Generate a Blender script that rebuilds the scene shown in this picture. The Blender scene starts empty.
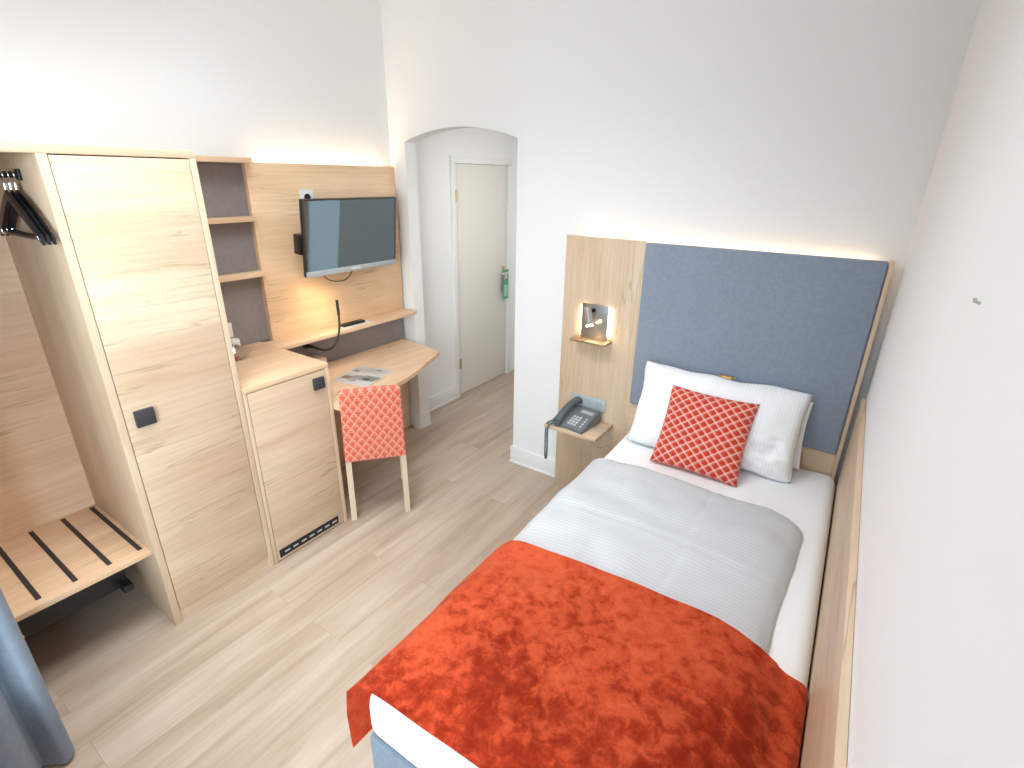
import bpy, bmesh, math, random
from mathutils import Vector, Matrix, noise
random.seed(7)
sc = bpy.context.scene
col = sc.collection
PI = math.pi

# ------------------------------------------------------------------ materials
MATS = {}
def nodes(name):
    m = bpy.data.materials.new(name); m.use_nodes = True
    nt = m.node_tree; nt.nodes.clear()
    out = nt.nodes.new('ShaderNodeOutputMaterial')
    b = nt.nodes.new('ShaderNodeBsdfPrincipled')
    nt.links.new(b.outputs[0], out.inputs[0])
    return m, nt, b, out
def N(nt, t, **kw):
    n = nt.nodes.new(t)
    for k, v in kw.items():
        if k in n.inputs: n.inputs[k].default_value = v
        else: setattr(n, k, v)
    return n
def ramp(nt, stops, interp='LINEAR'):
    r = nt.nodes.new('ShaderNodeValToRGB'); r.color_ramp.interpolation = interp
    e = r.color_ramp.elements
    while len(e) < len(stops): e.new(0.5)
    for i, (p, c) in enumerate(stops):
        e[i].position = p; e[i].color = (*c, 1) if len(c) == 3 else c
    return r
def math_(nt, op, a, b=None, c=None):
    n = nt.nodes.new('ShaderNodeMath'); n.operation = op
    for i, v in enumerate((a, b, c)):
        if v is None: continue
        if isinstance(v, (int, float)): n.inputs[i].default_value = v
        else: nt.links.new(v, n.inputs[i])
    return n.outputs[0]
def mixc(nt, fac, a, b, blend='MIX'):
    n = nt.nodes.new('ShaderNodeMix'); n.data_type = 'RGBA'; n.blend_type = blend
    for s, v in ((n.inputs[0], fac), (n.inputs[6], a), (n.inputs[7], b)):
        if isinstance(v, (int, float)): s.default_value = v
        elif isinstance(v, (tuple, list)): s.default_value = (*v, 1) if len(v) == 3 else v
        else: nt.links.new(v, s)
    return n.outputs[2]
def plain(name, rgb, rough=0.5, metal=0.0, spec=0.5, **kw):
    m, nt, b, out = nodes(name)
    b.inputs['Base Color'].default_value = (*rgb, 1)
    b.inputs['Roughness'].default_value = rough
    b.inputs['Metallic'].default_value = metal
    b.inputs['Specular IOR Level'].default_value = spec
    for k, v in kw.items(): b.inputs[k].default_value = v
    return m
def emitter(name, rgb, s):
    m, nt, b, out = nodes(name)
    b.inputs['Base Color'].default_value = (*rgb, 1)
    b.inputs['Emission Color'].default_value = (*rgb, 1)
    b.inputs['Emission Strength'].default_value = s
    return m
def wood(name, axis, light=(.725, .575, .43), dark=(.60, .44, .30), rough=.45, crack=.7, seam=None):
    """light oak decor with the grain running along the given object axis"""
    m, nt, b, out = nodes(name)
    tc = nt.nodes.new('ShaderNodeTexCoord')
    oi = nt.nodes.new('ShaderNodeObjectInfo')
    off = math_(nt, 'MULTIPLY', oi.outputs['Random'], 7.0)
    addv = nt.nodes.new('ShaderNodeVectorMath'); addv.operation = 'ADD'
    nt.links.new(tc.outputs['Object'], addv.inputs[0]); nt.links.new(off, addv.inputs[1])
    def mapped(across, along):
        mp = nt.nodes.new('ShaderNodeMapping')
        s = [across] * 3; s[axis] = along
        mp.inputs['Scale'].default_value = s
        nt.links.new(addv.outputs[0], mp.inputs[0]); return mp.outputs[0]
    broad = N(nt, 'ShaderNodeTexNoise', Scale=1.0, Detail=4.0, Roughness=.55, Distortion=.7)
    nt.links.new(mapped(5.0, .7), broad.inputs['Vector'])
    fine = N(nt, 'ShaderNodeTexNoise', Scale=1.0, Detail=5.0, Roughness=.65)
    nt.links.new(mapped(70, 3.0), fine.inputs['Vector'])
    crk = N(nt, 'ShaderNodeTexNoise', Scale=1.0, Detail=3.0, Roughness=.5, Distortion=.3)
    nt.links.new(mapped(17, .9), crk.inputs['Vector'])
    r1 = ramp(nt, [(.30, dark), (.52, tuple((a + c) / 2 for a, c in zip(light, dark))), (.68, light)])
    nt.links.new(broad.outputs[0], r1.inputs[0])
    r2 = ramp(nt, [(.3, (.86, .83, .79)), (.62, (1.04, 1.04, 1.04))])
    nt.links.new(fine.outputs[0], r2.inputs[0])
    c = mixc(nt, .7, r1.outputs[0], r2.outputs[0], 'MULTIPLY')
    r3 = ramp(nt, [(.485, (0, 0, 0)), (.5, (1, 1, 1)), (.515, (0, 0, 0))])
    nt.links.new(crk.outputs[0], r3.inputs[0])
    gate = N(nt, 'ShaderNodeTexNoise', Scale=2.3, Detail=1.0)
    nt.links.new(addv.outputs[0], gate.inputs['Vector'])
    rg = ramp(nt, [(.46, (0, 0, 0)), (.60, (1, 1, 1))]); nt.links.new(gate.outputs[0], rg.inputs[0])
    f = math_(nt, 'MULTIPLY', r3.outputs[0], rg.outputs[0]); f = math_(nt, 'MULTIPLY', f, crack)
    c = mixc(nt, f, c, tuple(v * .62 for v in dark))
    if seam is not None:
        # the decor repeats glued staves: a tone step and a fine joint every 0.23 m
        sp = nt.nodes.new('ShaderNodeSeparateXYZ'); nt.links.new(addv.outputs[0], sp.inputs[0])
        q = math_(nt, 'MULTIPLY', sp.outputs[seam], 1 / .23)
        wn = nt.nodes.new('ShaderNodeTexWhiteNoise'); wn.noise_dimensions = '1D'
        nt.links.new(math_(nt, 'FLOOR', q), wn.inputs['W'])
        rt = ramp(nt, [(0, (.93, .91, .88)), (1, (1.05, 1.05, 1.05))]); nt.links.new(wn.outputs['Value'], rt.inputs[0])
        c = mixc(nt, 1.0, c, rt.outputs[0], 'MULTIPLY')
        ln = math_(nt, 'LESS_THAN', math_(nt, 'ABSOLUTE', math_(nt, 'SUBTRACT', math_(nt, 'FRACT', q), .5)), .0045)
        c = mixc(nt, math_(nt, 'MULTIPLY', math_(nt, 'MULTIPLY', ln, rg.outputs[0]), .55), c, tuple(v * .62 for v in dark))
    nt.links.new(c, b.inputs['Base Color'])
    b.inputs['Roughness'].default_value = rough
    b.inputs['Specular IOR Level'].default_value = .35
    bp = N(nt, 'ShaderNodeBump', Strength=.06, Distance=.002)
    nt.links.new(fine.outputs[0], bp.inputs['Height']); nt.links.new(bp.outputs[0], b.inputs['Normal'])
    return m
def floor_mat():
    m, nt, b, out = nodes('oak_plank_floor')
    tc = nt.nodes.new('ShaderNodeTexCoord')
    sep = nt.nodes.new('ShaderNodeSeparateXYZ'); nt.links.new(tc.outputs['Object'], sep.inputs[0])
    cmb = nt.nodes.new('ShaderNodeCombineXYZ')
    nt.links.new(sep.outputs['Y'], cmb.inputs['X']); nt.links.new(sep.outputs['X'], cmb.inputs['Y'])
    br = nt.nodes.new('ShaderNodeTexBrick')
    br.offset = .37; br.offset_frequency = 2
    for k, v in dict(Scale=1.0).items(): br.inputs[k].default_value = v
    br.inputs['Mortar Size'].default_value = .0012; br.inputs['Mortar Smooth'].default_value = .3
    br.inputs['Brick Width'].default_value = 1.25; br.inputs['Row Height'].default_value = .185
    br.inputs['Color1'].default_value = (0, 0, 0, 1); br.inputs['Color2'].default_value = (1, 1, 1, 1)
    br.inputs['Mortar'].default_value = (.5, .5, .5, 1)
    nt.links.new(cmb.outputs[0], br.inputs['Vector'])
    # each plank shifts the grain
    sh = nt.nodes.new('ShaderNodeVectorMath'); sh.operation = 'MULTIPLY_ADD'
    nt.links.new(br.outputs['Color'], sh.inputs[0]); sh.inputs[1].default_value = (9, 9, 9)
    nt.links.new(tc.outputs['Object'], sh.inputs[2])
    def mapped(a, l):
        mp = nt.nodes.new('ShaderNodeMapping'); mp.inputs['Scale'].default_value = (a, l, a)
        nt.links.new(sh.outputs[0], mp.inputs[0]); return mp.outputs[0]
    g1 = N(nt, 'ShaderNodeTexNoise', Scale=1.0, Detail=4.0, Roughness=.55, Distortion=.6); nt.links.new(mapped(11, 1.1), g1.inputs['Vector'])
    g2 = N(nt, 'ShaderNodeTexNoise', Scale=1.0, Detail=5.0, Roughness=.6); nt.links.new(mapped(60, 2.4), g2.inputs['Vector'])
    r1 = ramp(nt, [(.28, (.405, .305, .225)), (.5, (.50, .395, .31)), (.7, (.565, .468, .385))]); nt.links.new(g1.outputs[0], r1.inputs[0])
    r2 = ramp(nt, [(.3, (.90, .885, .87)), (.6, (1.03, 1.03, 1.03))]); nt.links.new(g2.outputs[0], r2.inputs[0])
    c = mixc(nt, .7, r1.outputs[0], r2.outputs[0], 'MULTIPLY')
    rt = ramp(nt, [(0, (.93, .91, .89)), (1, (1.06, 1.06, 1.06))]); nt.links.new(br.outputs['Color'], rt.inputs[0])
    c = mixc(nt, .8, c, rt.outputs[0], 'MULTIPLY')
    c = mixc(nt, math_(nt, 'MULTIPLY', br.outputs['Fac'], .45), c, (.25, .18, .13))
    nt.links.new(c, b.inputs['Base Color'])
    b.inputs['Roughness'].default_value = .42; b.inputs['Specular IOR Level'].default_value = .4
    bp = N(nt, 'ShaderNodeBump', Strength=.08, Distance=.002)
    nt.links.new(g2.outputs[0], bp.inputs['Height']); nt.links.new(bp.outputs[0], b.inputs['Normal'])
    return m
def plaster(name, rgb):
    m, nt, b, out = nodes(name)
    tc = nt.nodes.new('ShaderNodeTexCoord')
    n = N(nt, 'ShaderNodeTexNoise', Scale=140.0, Detail=2.0); nt.links.new(tc.outputs['Object'], n.inputs['Vector'])
    bp = N(nt, 'ShaderNodeBump', Strength=.05, Distance=.001)
    nt.links.new(n.outputs[0], bp.inputs['Height']); nt.links.new(bp.outputs[0], b.inputs['Normal'])
    b.inputs['Base Color'].default_value = (*rgb, 1)
    b.inputs['Roughness'].default_value = .75; b.inputs['Specular IOR Level'].default_value = .2
    return m
def fabric(name, rgb, var=.12, scale=420, rough=.9, sheen=.2):
    m, nt, b, out = nodes(name)
    tc = nt.nodes.new('ShaderNodeTexCoord')
    n = N(nt, 'ShaderNodeTexNoise', Scale=float(scale), Detail=2.0); nt.links.new(tc.outputs['Object'], n.inputs['Vector'])
    n2 = N(nt, 'ShaderNodeTexNoise', Scale=scale * .12, Detail=3.0); nt.links.new(tc.outputs['Object'], n2.inputs['Vector'])
    s = math_(nt, 'ADD', n.outputs[0], n2.outputs[0])
    r = ramp(nt, [(.7, tuple(v * (1 - var) for v in rgb)), (1.3 / 1.0 if False else 1.0, tuple(v * (1 + var) for v in rgb))])
    nt.links.new(math_(nt, 'MULTIPLY', s, .85), r.inputs[0])
    nt.links.new(r.outputs[0], b.inputs['Base Color'])
    b.inputs['Roughness'].default_value = rough; b.inputs['Specular IOR Level'].default_value = .15
    b.inputs['Sheen Weight'].default_value = sheen
    bp = N(nt, 'ShaderNodeBump', Strength=.15, Distance=.001)
    nt.links.new(n.outputs[0], bp.inputs['Height']); nt.links.new(bp.outputs[0], b.inputs['Normal'])
    return m
def linen(name, axis, pitch, rgb=(.90, .912, .93)):
    """white satin stripe: woven stripes across the given UV/object axis"""
    m, nt, b, out = nodes(name)
    tc = nt.nodes.new('ShaderNodeTexCoord')
    sep = nt.nodes.new('ShaderNodeSeparateXYZ'); nt.links.new(tc.outputs['Object'], sep.inputs[0])
    n = N(nt, 'ShaderNodeTexNoise', Scale=6.0, Detail=2.0); nt.links.new(tc.outputs['Object'], n.inputs['Vector'])
    v = math_(nt, 'ADD', sep.outputs[axis], math_(nt, 'MULTIPLY', n.outputs[0], pitch * .6))
    w = math_(nt, 'SINE', math_(nt, 'MULTIPLY', v, 2 * PI / pitch))
    w01 = math_(nt, 'MULTIPLY_ADD', w, .5, .5)
    r = ramp(nt, [(.3, tuple(c * .95 for c in rgb)), (.7, rgb)]); nt.links.new(w01, r.inputs[0])
    nt.links.new(r.outputs[0], b.inputs['Base Color'])
    rr = math_(nt, 'MULTIPLY_ADD', w01, -.25, .8); nt.links.new(rr, b.inputs['Roughness'])
    b.inputs['Specular IOR Level'].default_value = .25
    bp = N(nt, 'ShaderNodeBump', Strength=.25, Distance=.002)
    nt.links.new(w01, bp.inputs['Height']); nt.links.new(bp.outputs[0], b.inputs['Normal'])
    return m
def velvet():
    m, nt, b, out = nodes('orange_velvet')
    tc = nt.nodes.new('ShaderNodeTexCoord')
    mp = nt.nodes.new('ShaderNodeMapping'); mp.inputs['Scale'].default_value = (1, 1, .6); nt.links.new(tc.outputs['Object'], mp.inputs[0])
    big = N(nt, 'ShaderNodeTexNoise', Scale=2.6, Detail=2.0, Roughness=.5); nt.links.new(mp.outputs[0], big.inputs['Vector'])
    med = N(nt, 'ShaderNodeTexNoise', Scale=24.0, Detail=6.0, Roughness=.62, Distortion=.35); nt.links.new(mp.outputs[0], med.inputs['Vector'])
    fin = N(nt, 'ShaderNodeTexNoise', Scale=160.0, Detail=2.0); nt.links.new(tc.outputs['Object'], fin.inputs['Vector'])
    s = math_(nt, 'ADD', math_(nt, 'MULTIPLY', big.outputs[0], .45), math_(nt, 'MULTIPLY', med.outputs[0], .80))
    s = math_(nt, 'ADD', s, .09)
    # round soft-edged areas where the tone is darker
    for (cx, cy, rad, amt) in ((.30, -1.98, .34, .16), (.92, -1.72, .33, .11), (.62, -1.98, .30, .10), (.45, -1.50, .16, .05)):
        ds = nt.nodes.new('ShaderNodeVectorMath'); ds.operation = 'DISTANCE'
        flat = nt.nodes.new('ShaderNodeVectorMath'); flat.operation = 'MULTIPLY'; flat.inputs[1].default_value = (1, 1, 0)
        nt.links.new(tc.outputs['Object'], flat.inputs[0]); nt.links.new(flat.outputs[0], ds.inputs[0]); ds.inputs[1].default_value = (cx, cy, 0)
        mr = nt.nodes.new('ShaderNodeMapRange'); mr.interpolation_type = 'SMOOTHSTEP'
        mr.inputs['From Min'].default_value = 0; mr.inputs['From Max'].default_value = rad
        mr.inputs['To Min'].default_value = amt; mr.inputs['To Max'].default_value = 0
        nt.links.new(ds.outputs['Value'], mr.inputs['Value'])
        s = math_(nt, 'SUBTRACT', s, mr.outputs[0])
    r = ramp(nt, [(.50, (.42, .034, .011)), (.60, (.56, .060, .020)), (.68, (.76, .112, .040)), (.82, (.88, .165, .064))])
    nt.links.new(s, r.inputs[0])
    rf = ramp(nt, [(.35, (.93, .93, .93)), (.65, (1.04, 1.04, 1.04))]); nt.links.new(fin.outputs[0], rf.inputs[0])
    c = mixc(nt, 1.0, r.outputs[0], rf.outputs[0], 'MULTIPLY')
    nt.links.new(c, b.inputs['Base Color'])
    b.inputs['Roughness'].default_value = .75; b.inputs['Specular IOR Level'].default_value = .1
    b.inputs['Sheen Weight'].default_value = .45; b.inputs['Sheen Roughness'].default_value = .45
    b.inputs['Sheen Tint'].default_value = (1, .5, .3, 1)
    bp = N(nt, 'ShaderNodeBump', Strength=.25, Distance=.004)
    nt.links.new(med.outputs[0], bp.inputs['Height']); nt.links.new(bp.outputs[0], b.inputs['Normal'])
    return m
def diamond_fabric():
    """orange-red cover with a pale lattice of doubled diamond outlines, in object X-Z"""
    m, nt, b, out = nodes('orange_diamond_fabric')
    tc = nt.nodes.new('ShaderNodeTexCoord')
    sep = nt.nodes.new('ShaderNodeSeparateXYZ'); nt.links.new(tc.outputs['Object'], sep.inputs[0])
    X = math_(nt, 'MULTIPLY', sep.outputs['X'], 1 / .048); Z = math_(nt, 'MULTIPLY', sep.outputs['Z'], 1 / .042)
    a = math_(nt, 'ADD', X, Z); d = math_(nt, 'SUBTRACT', X, Z)
    def line(v, c, w):
        f = math_(nt, 'FRACT', math_(nt, 'ADD', v, 50.5 - c))
        return math_(nt, 'LESS_THAN', math_(nt, 'ABSOLUTE', math_(nt, 'SUBTRACT', f, .5)), w)
    l = line(a, .0, .043)
    l = math_(nt, 'MAXIMUM', l, line(d, .0, .043))
    l2 = math_(nt, 'MAXIMUM', line(a, .19, .024), line(d, .19, .024))
    tot = math_(nt, 'MAXIMUM', l, math_(nt, 'MULTIPLY', l2, .6))
    n = N(nt, 'ShaderNodeTexNoise', Scale=260.0, Detail=1.0); nt.links.new(tc.outputs['Object'], n.inputs['Vector'])
    base = mixc(nt, n.outputs[0], (.48, .028, .014), (.62, .062, .028))
    c = mixc(nt, math_(nt, 'MULTIPLY', tot, .88), base, (.92, .78, .68))
    nt.links.new(c, b.inputs['Base Color'])
    b.inputs['Roughness'].default_value = .85; b.inputs['Specular IOR Level'].default_value = .15
    b.inputs['Sheen Weight'].default_value = .15
    return m
def scallop_fabric():
    """coral cover with pale doubled scallop arches, in object X-Z"""
    m, nt, b, out = nodes('coral_scallop_fabric')
    tc = nt.nodes.new('ShaderNodeTexCoord')
    sep = nt.nodes.new('ShaderNodeSeparateXYZ'); nt.links.new(tc.outputs['Object'], sep.inputs[0])
    pw, ph = .046, .033
    v = math_(nt, 'MULTIPLY', sep.outputs['Z'], 1 / ph)
    row = math_(nt, 'FLOOR', v); fv = math_(nt, 'FRACT', v)
    odd = math_(nt, 'MULTIPLY', math_(nt, 'FLOORED_MODULO', row, 2.0), .5)
    u = math_(nt, 'ADD', math_(nt, 'MULTIPLY', sep.outputs['X'], 1 / pw), odd)
    fu = math_(nt, 'ABSOLUTE', math_(nt, 'SUBTRACT', math_(nt, 'FRACT', math_(nt, 'ADD', u, 40.0)), .5))
    # rounded arch: fv + (2 fu)^2
    t = math_(nt, 'ADD', fv, math_(nt, 'POWER', math_(nt, 'MULTIPLY', fu, 2.0), 2.0))
    def band(c, w): return math_(nt, 'LESS_THAN', math_(nt, 'ABSOLUTE', math_(nt, 'SUBTRACT', t, c)), w)
    l = math_(nt, 'MAXIMUM', band(1.0, .15), math_(nt, 'MULTIPLY', band(.58, .085), .65))
    n = N(nt, 'ShaderNodeTexNoise', Scale=260.0, Detail=1.0); nt.links.new(tc.outputs['Object'], n.inputs['Vector'])
    base = mixc(nt, n.outputs[0], (.69, .105, .055), (.77, .165, .09))
    c = mixc(nt, math_(nt, 'MULTIPLY', l, .55), base, (.88, .66, .54))
    nt.links.new(c, b.inputs['Base Color'])
    b.inputs['Roughness'].default_value = .85; b.inputs['Specular IOR Level'].default_value = .15
    b.inputs['Sheen Weight'].default_value = .15
    return m
def screen_mat():
    m, nt, b, out = nodes('tv_screen_glass')
    b.inputs['Base Color'].default_value = (.06, .046, .038, 1); b.inputs['Roughness'].default_value = .35
    g = nt.nodes.new('ShaderNodeBsdfGlossy'); g.inputs['Color'].default_value = (.50, .80, 1.0, 1); g.inputs['Roughness'].default_value = .03
    mx = nt.nodes.new('ShaderNodeMixShader'); mx.inputs[0].default_value = .32
    nt.links.new(b.outputs[0], mx.inputs[1]); nt.links.new(g.outputs[0], mx.inputs[2]); nt.links.new(mx.outputs[0], out.inputs[0])
    return m
def pane_mat(name, tint=(1, 1, 1), gloss=.06):
    m, nt, b, out = nodes(name)
    t = nt.nodes.new('ShaderNodeBsdfTransparent'); t.inputs[0].default_value = (*tint, 1)
    g = nt.nodes.new('ShaderNodeBsdfGlossy'); g.inputs['Roughness'].default_value = .02
    mx = nt.nodes.new('ShaderNodeMixShader'); mx.inputs[0].default_value = gloss
    nt.links.new(t.outputs[0], mx.inputs[1]); nt.links.new(g.outputs[0], mx.inputs[2]); nt.links.new(mx.outputs[0], out.inputs[0])
    return m
def paper_mat():
    """open brochure: white pages with a few printed picture patches"""
    m, nt, b, out = nodes('printed_paper')
    tc = nt.nodes.new('ShaderNodeTexCoord')
    sep = nt.nodes.new('ShaderNodeSeparateXYZ'); nt.links.new(tc.outputs['Object'], sep.inputs[0])
    x, y = sep.outputs['X'], sep.outputs['Y']
    def rect(cx, cy, hx, hy):
        a = math_(nt, 'LESS_THAN', math_(nt, 'ABSOLUTE', math_(nt, 'SUBTRACT', x, cx)), hx)
        c = math_(nt, 'LESS_THAN', math_(nt, 'ABSOLUTE', math_(nt, 'SUBTRACT', y, cy)), hy)
        return math_(nt, 'MULTIPLY', a, c)
    n = N(nt, 'ShaderNodeTexNoise', Scale=70.0, Detail=3.0); nt.links.new(tc.outputs['Object'], n.inputs['Vector'])
    c = (.93, .93, .93)
    for (cx, cy, hx, hy, k1, k2) in ((.062, -.035, .052, .045, (.30, .36, .34), (.62, .66, .62)), (.055, -.055, .022, .014, (.05, .09, .08), (.2, .3, .26)),
                                     (-.07, -.07, .035, .022, (.45, .26, .16), (.7, .55, .42)), (-.09, .045, .022, .016, (.42, .46, .56), (.65, .67, .72)),
                                     (.03, .11, .018, .012, (.30, .28, .55), (.6, .58, .75)), (-.02, -.06, .03, .05, (.60, .57, .53), (.76, .73, .70))):
        pc = mixc(nt, n.outputs[0], k1, k2); c = mixc(nt, rect(cx, cy, hx, hy), c, pc)
    # grey text lines on the right-hand page
    ln = math_(nt, 'LESS_THAN', math_(nt, 'FRACT', math_(nt, 'MULTIPLY', x, 95.0)), .42)
    f = math_(nt, 'MULTIPLY', ln, rect(.03, .065, .075, .035)); f = math_(nt, 'MULTIPLY', f, .35)
    c = mixc(nt, f, c, (.35, .36, .4))
    nt.links.new(c, b.inputs['Base Color']); b.inputs['Roughness'].default_value = .45
    return m

M = dict(
    wall=plaster('white_wall_paint', (.85, .85, .845)),
    ceiling=plaster('white_ceiling_paint', (.85, .85, .84)),
    floor=floor_mat(),
    trim=plain('white_gloss_paint', (.83, .83, .815), .35),
    oak_y=wood('oak_grain_along_y', 1, seam=2), oak_z=wood('oak_grain_along_z', 2), oak_x=wood('oak_grain_along_x', 0),
    oak_edge=wood('oak_edge_band', 2, crack=.15), oak_edge_y=wood('oak_edge_band_flat', 1, crack=.15),
    oak_warm=wood('oak_warm_panel', 1, (.89, .66, .44), (.74, .50, .31), seam=2),
    oak_in_shade=wood('oak_in_shade_grain', 1, (.87, .645, .445), (.73, .49, .315), seam=2),  # same oak recoloured warmer and brighter, shade tone put into the colour
    beech=plain('pale_beech', (.66, .53, .39), .45),
    grey_panel=fabric('grey_brown_laminate', (.27, .245, .245), .05, 300, .6, 0.0),
    blue_fabric=fabric('blue_grey_upholstery', (.255, .298, .372), .06, 520),
    base_fabric=fabric('bed_base_fabric', (.215, .255, .315), .06, 480),
    black=plain('black_plastic', (.012, .012, .013), .4),
    black_metal=plain('black_metal', (.018, .018, .02), .35, .3),
    dark_handle=plain('anthracite_handle', (.05, .052, .058), .45, .2),
    rubber=plain('dark_rubber', (.03, .024, .022), .7),
    chrome=plain('chrome', (.75, .75, .76), .15, 1.0),
    silver=plain('silver_plastic', (.50, .52, .54), .35, .3),
    brass=plain('brass', (.55, .42, .22), .3, .9),
    white_plastic=plain('white_plastic', (.80, .79, .77), .35),
    sheet=plain('white_cotton_sheet', (.88, .89, .91), .85, spec=.15),
    duvet=linen('white_stripe_duvet', 1, .017), pillow=linen('white_stripe_pillow', 0, .014),
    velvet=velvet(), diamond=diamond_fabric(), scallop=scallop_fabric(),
    red_seat=fabric('red_seat_fabric', (.42, .05, .035), .12, 300),
    screen=screen_mat(), pane=pane_mat('window_glass', (.98, .99, 1)), glass=pane_mat('clear_glass', (.97, .98, .98), .10),
    led=emitter('warm_led', (1.0, .72, .44), 36.0), led_soft=emitter('warm_led_soft', (1.0, .74, .48), 6.5),
    lamp=emitter('warm_lamp', (1.0, .78, .5), 60.0),
    display=plain('phone_display', (.42, .45, .42), .3),
    slate=plain('slate_phone_plastic', (.15, .17, .19), .42),
    slate_dark=plain('slate_phone_handset', (.085, .10, .115), .38),
    key=plain('pale_keys', (.55, .58, .60), .5),
    steel=plain('brushed_steel_plate', (.50, .56, .61), .35, .3),
    lamp_plate=plain('bronze_grey_plate', (.36, .35, .33), .28, .75),
    lamp_shelf=plain('copper_brown_shelf', (.42, .29, .18), .4, .5),
    green=plain('green_card', (.07, .34, .21), .5), green_pale=plain('pale_green_print', (.34, .60, .46), .5),
    paper=paper_mat(), gold=plain('gold_foil', (.62, .40, .12), .35, .7),
    curtain=fabric('blue_grey_curtain', (.36, .42, .50), .08, 300, .85, .3),
    dark=plain('dark_gap', (.03, .025, .02), .8), red=plain('red_wrap', (.5, .06, .04), .4), cord=plain('pale_cord', (.5, .47, .43), .5),
    teal_cord=plain('grey_green_cord', (.10, .155, .165), .5),
)

# ------------------------------------------------------------------ mesh helpers
def bm_new(): return bmesh.new()
def box(bm, x0, x1, y0, y1, z0, z1, bev=0.0, seg=2):
    r = bmesh.ops.create_cube(bm, size=1.0)
    vs = r['verts']
    for v in vs:
        v.co = Vector((x0 + (v.co.x + .5) * (x1 - x0), y0 + (v.co.y + .5) * (y1 - y0), z0 + (v.co.z + .5) * (z1 - z0)))
    if bev > 0:
        es = list({e for v in vs for e in v.link_edges})
        bmesh.ops.bevel(bm, geom=es, offset=min(bev, .49 * min(abs(x1 - x0), abs(y1 - y0), abs(z1 - z0))), segments=seg, affect='EDGES', profile=.5)
    return bm
def B(*a, **k): return box(bm_new(), *a, **k)
def cyl(bm, p0, p1, r0, r1=None, n=20, caps=True):
    p0, p1 = Vector(p0), Vector(p1); r1 = r0 if r1 is None else r1
    d = p1 - p0; q = d.to_track_quat('Z', 'Y').to_matrix().to_4x4()
    bmesh.ops.create_cone(bm, cap_ends=caps, segments=n, radius1=r0, radius2=r1, depth=d.length, matrix=Matrix.Translation((p0 + p1) / 2) @ q)
    return bm
def smooth_path(pts, sub=6):
    pts = [Vector(p) for p in pts]; out = []
    P = [pts[0]] + pts + [pts[-1]]
    for i in range(1, len(P) - 2):
        for k in range(sub):
            t = k / sub; a, b, c, d = P[i - 1:i + 3]
            out.append(.5 * ((2 * b) + (c - a) * t + (2 * a - 5 * b + 4 * c - d) * t * t + (3 * b - a - 3 * c + d) * t ** 3))
    out.append(pts[-1]); return out
def tube(bm, pts, r, n=8, sub=6):
    path = smooth_path(pts, sub) if sub > 1 else [Vector(p) for p in pts]
    rings = []; up = None
    for i, p in enumerate(path):
        t = (path[min(i + 1, len(path) - 1)] - path[max(i - 1, 0)]).normalized()
        if up is None: up = t.orthogonal().normalized()
        up = (up - t * up.dot(t)).normalized(); s = t.cross(up)
        rings.append([bm.verts.new(p + r * (math.cos(a) * up + math.sin(a) * s)) for a in (2 * PI * k / n for k in range(n))])
    for a, b in zip(rings, rings[1:]):
        for k in range(n): bm.faces.new((a[k], a[(k + 1) % n], b[(k + 1) % n], b[k]))
    bm.faces.new(rings[0][::-1]); bm.faces.new(rings[-1]); return bm
def prism(bm, poly, axis, a0, a1):
    """extrude a 2D polygon along an axis; poly gives the other two coordinates in order"""
    def mk(p, a):
        if axis == 'x': return Vector((a, p[0], p[1]))
        if axis == 'y': return Vector((p[0], a, p[1]))
        return Vector((p[0], p[1], a))
    v0 = [bm.verts.new(mk(p, a0)) for p in poly]; v1 = [bm.verts.new(mk(p, a1)) for p in poly]
    n = len(poly)
    f0 = bm.faces.new(v0); f1 = bm.faces.new(v1[::-1])
    for i in range(n): bm.faces.new((v0[i], v1[i], v1[(i + 1) % n], v0[(i + 1) % n]))
    f0.normal_update(); f1.normal_update()
    bmesh.ops.triangulate(bm, faces=[f0, f1], ngon_method='EAR_CLIP')
    return bm
def lathe(bm, prof, n=32, c=(0, 0, 0)):
    rings = [[bm.verts.new((c[0] + r * math.cos(2 * PI * k / n), c[1] + r * math.sin(2 * PI * k / n), c[2] + z)) for k in range(n)] for r, z in prof]
    for a, b in zip(rings, rings[1:]):
        for k in range(n): bm.faces.new((a[k], a[(k + 1) % n], b[(k + 1) % n], b[k]))
    bm.faces.new(rings[0][::-1]); bm.faces.new(rings[-1]); return bm
def grid(bm, nu, nv, fn):
    vs = [[bm.verts.new(fn(i / (nu - 1), j / (nv - 1))) for j in range(nv)] for i in range(nu)]
    for i in range(nu - 1):
        for j in range(nv - 1): bm.faces.new((vs[i][j], vs[i + 1][j], vs[i + 1][j + 1], vs[i][j + 1]))
    return vs

# ------------------------------------------------------------------ object helpers
def root_matrix(o):
    while o.parent: o = o.parent
    return o.matrix_basis.copy()
def finish(name, bm, mat, smooth=True, angle=35):
    bmesh.ops.recalc_face_normals(bm, faces=bm.faces)
    me = bpy.data.meshes.new(name); bm.to_mesh(me); bm.free()
    mats = mat if isinstance(mat, (list, tuple)) else [mat]
    for m in mats: me.materials.append(M[m] if isinstance(m, str) else m)
    if smooth:
        me.shade_smooth()
        try: me.set_sharp_from_angle(angle=math.radians(angle))
        except Exception: pass
    return me
def part(parent, name, bm, mat, local=False, label=None, angle=35):
    me = finish(name, bm, mat, angle=angle)
    if not local: me.transform(root_matrix(parent).inverted())
    o = bpy.data.objects.new(name, me); col.objects.link(o); o.parent = parent
    if label: o['label'] = label
    return o
def thing(name, label, cat, loc, rot=(0, 0, 0), group=None):
    o = bpy.data.objects.new(name, None); col.objects.link(o)
    o.empty_display_size = .05; o.location = loc; o.rotation_euler = rot
    o['label'] = label; o['category'] = cat
    if group: o['group'] = group
    bpy.context.view_layer.update()
    return o
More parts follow.
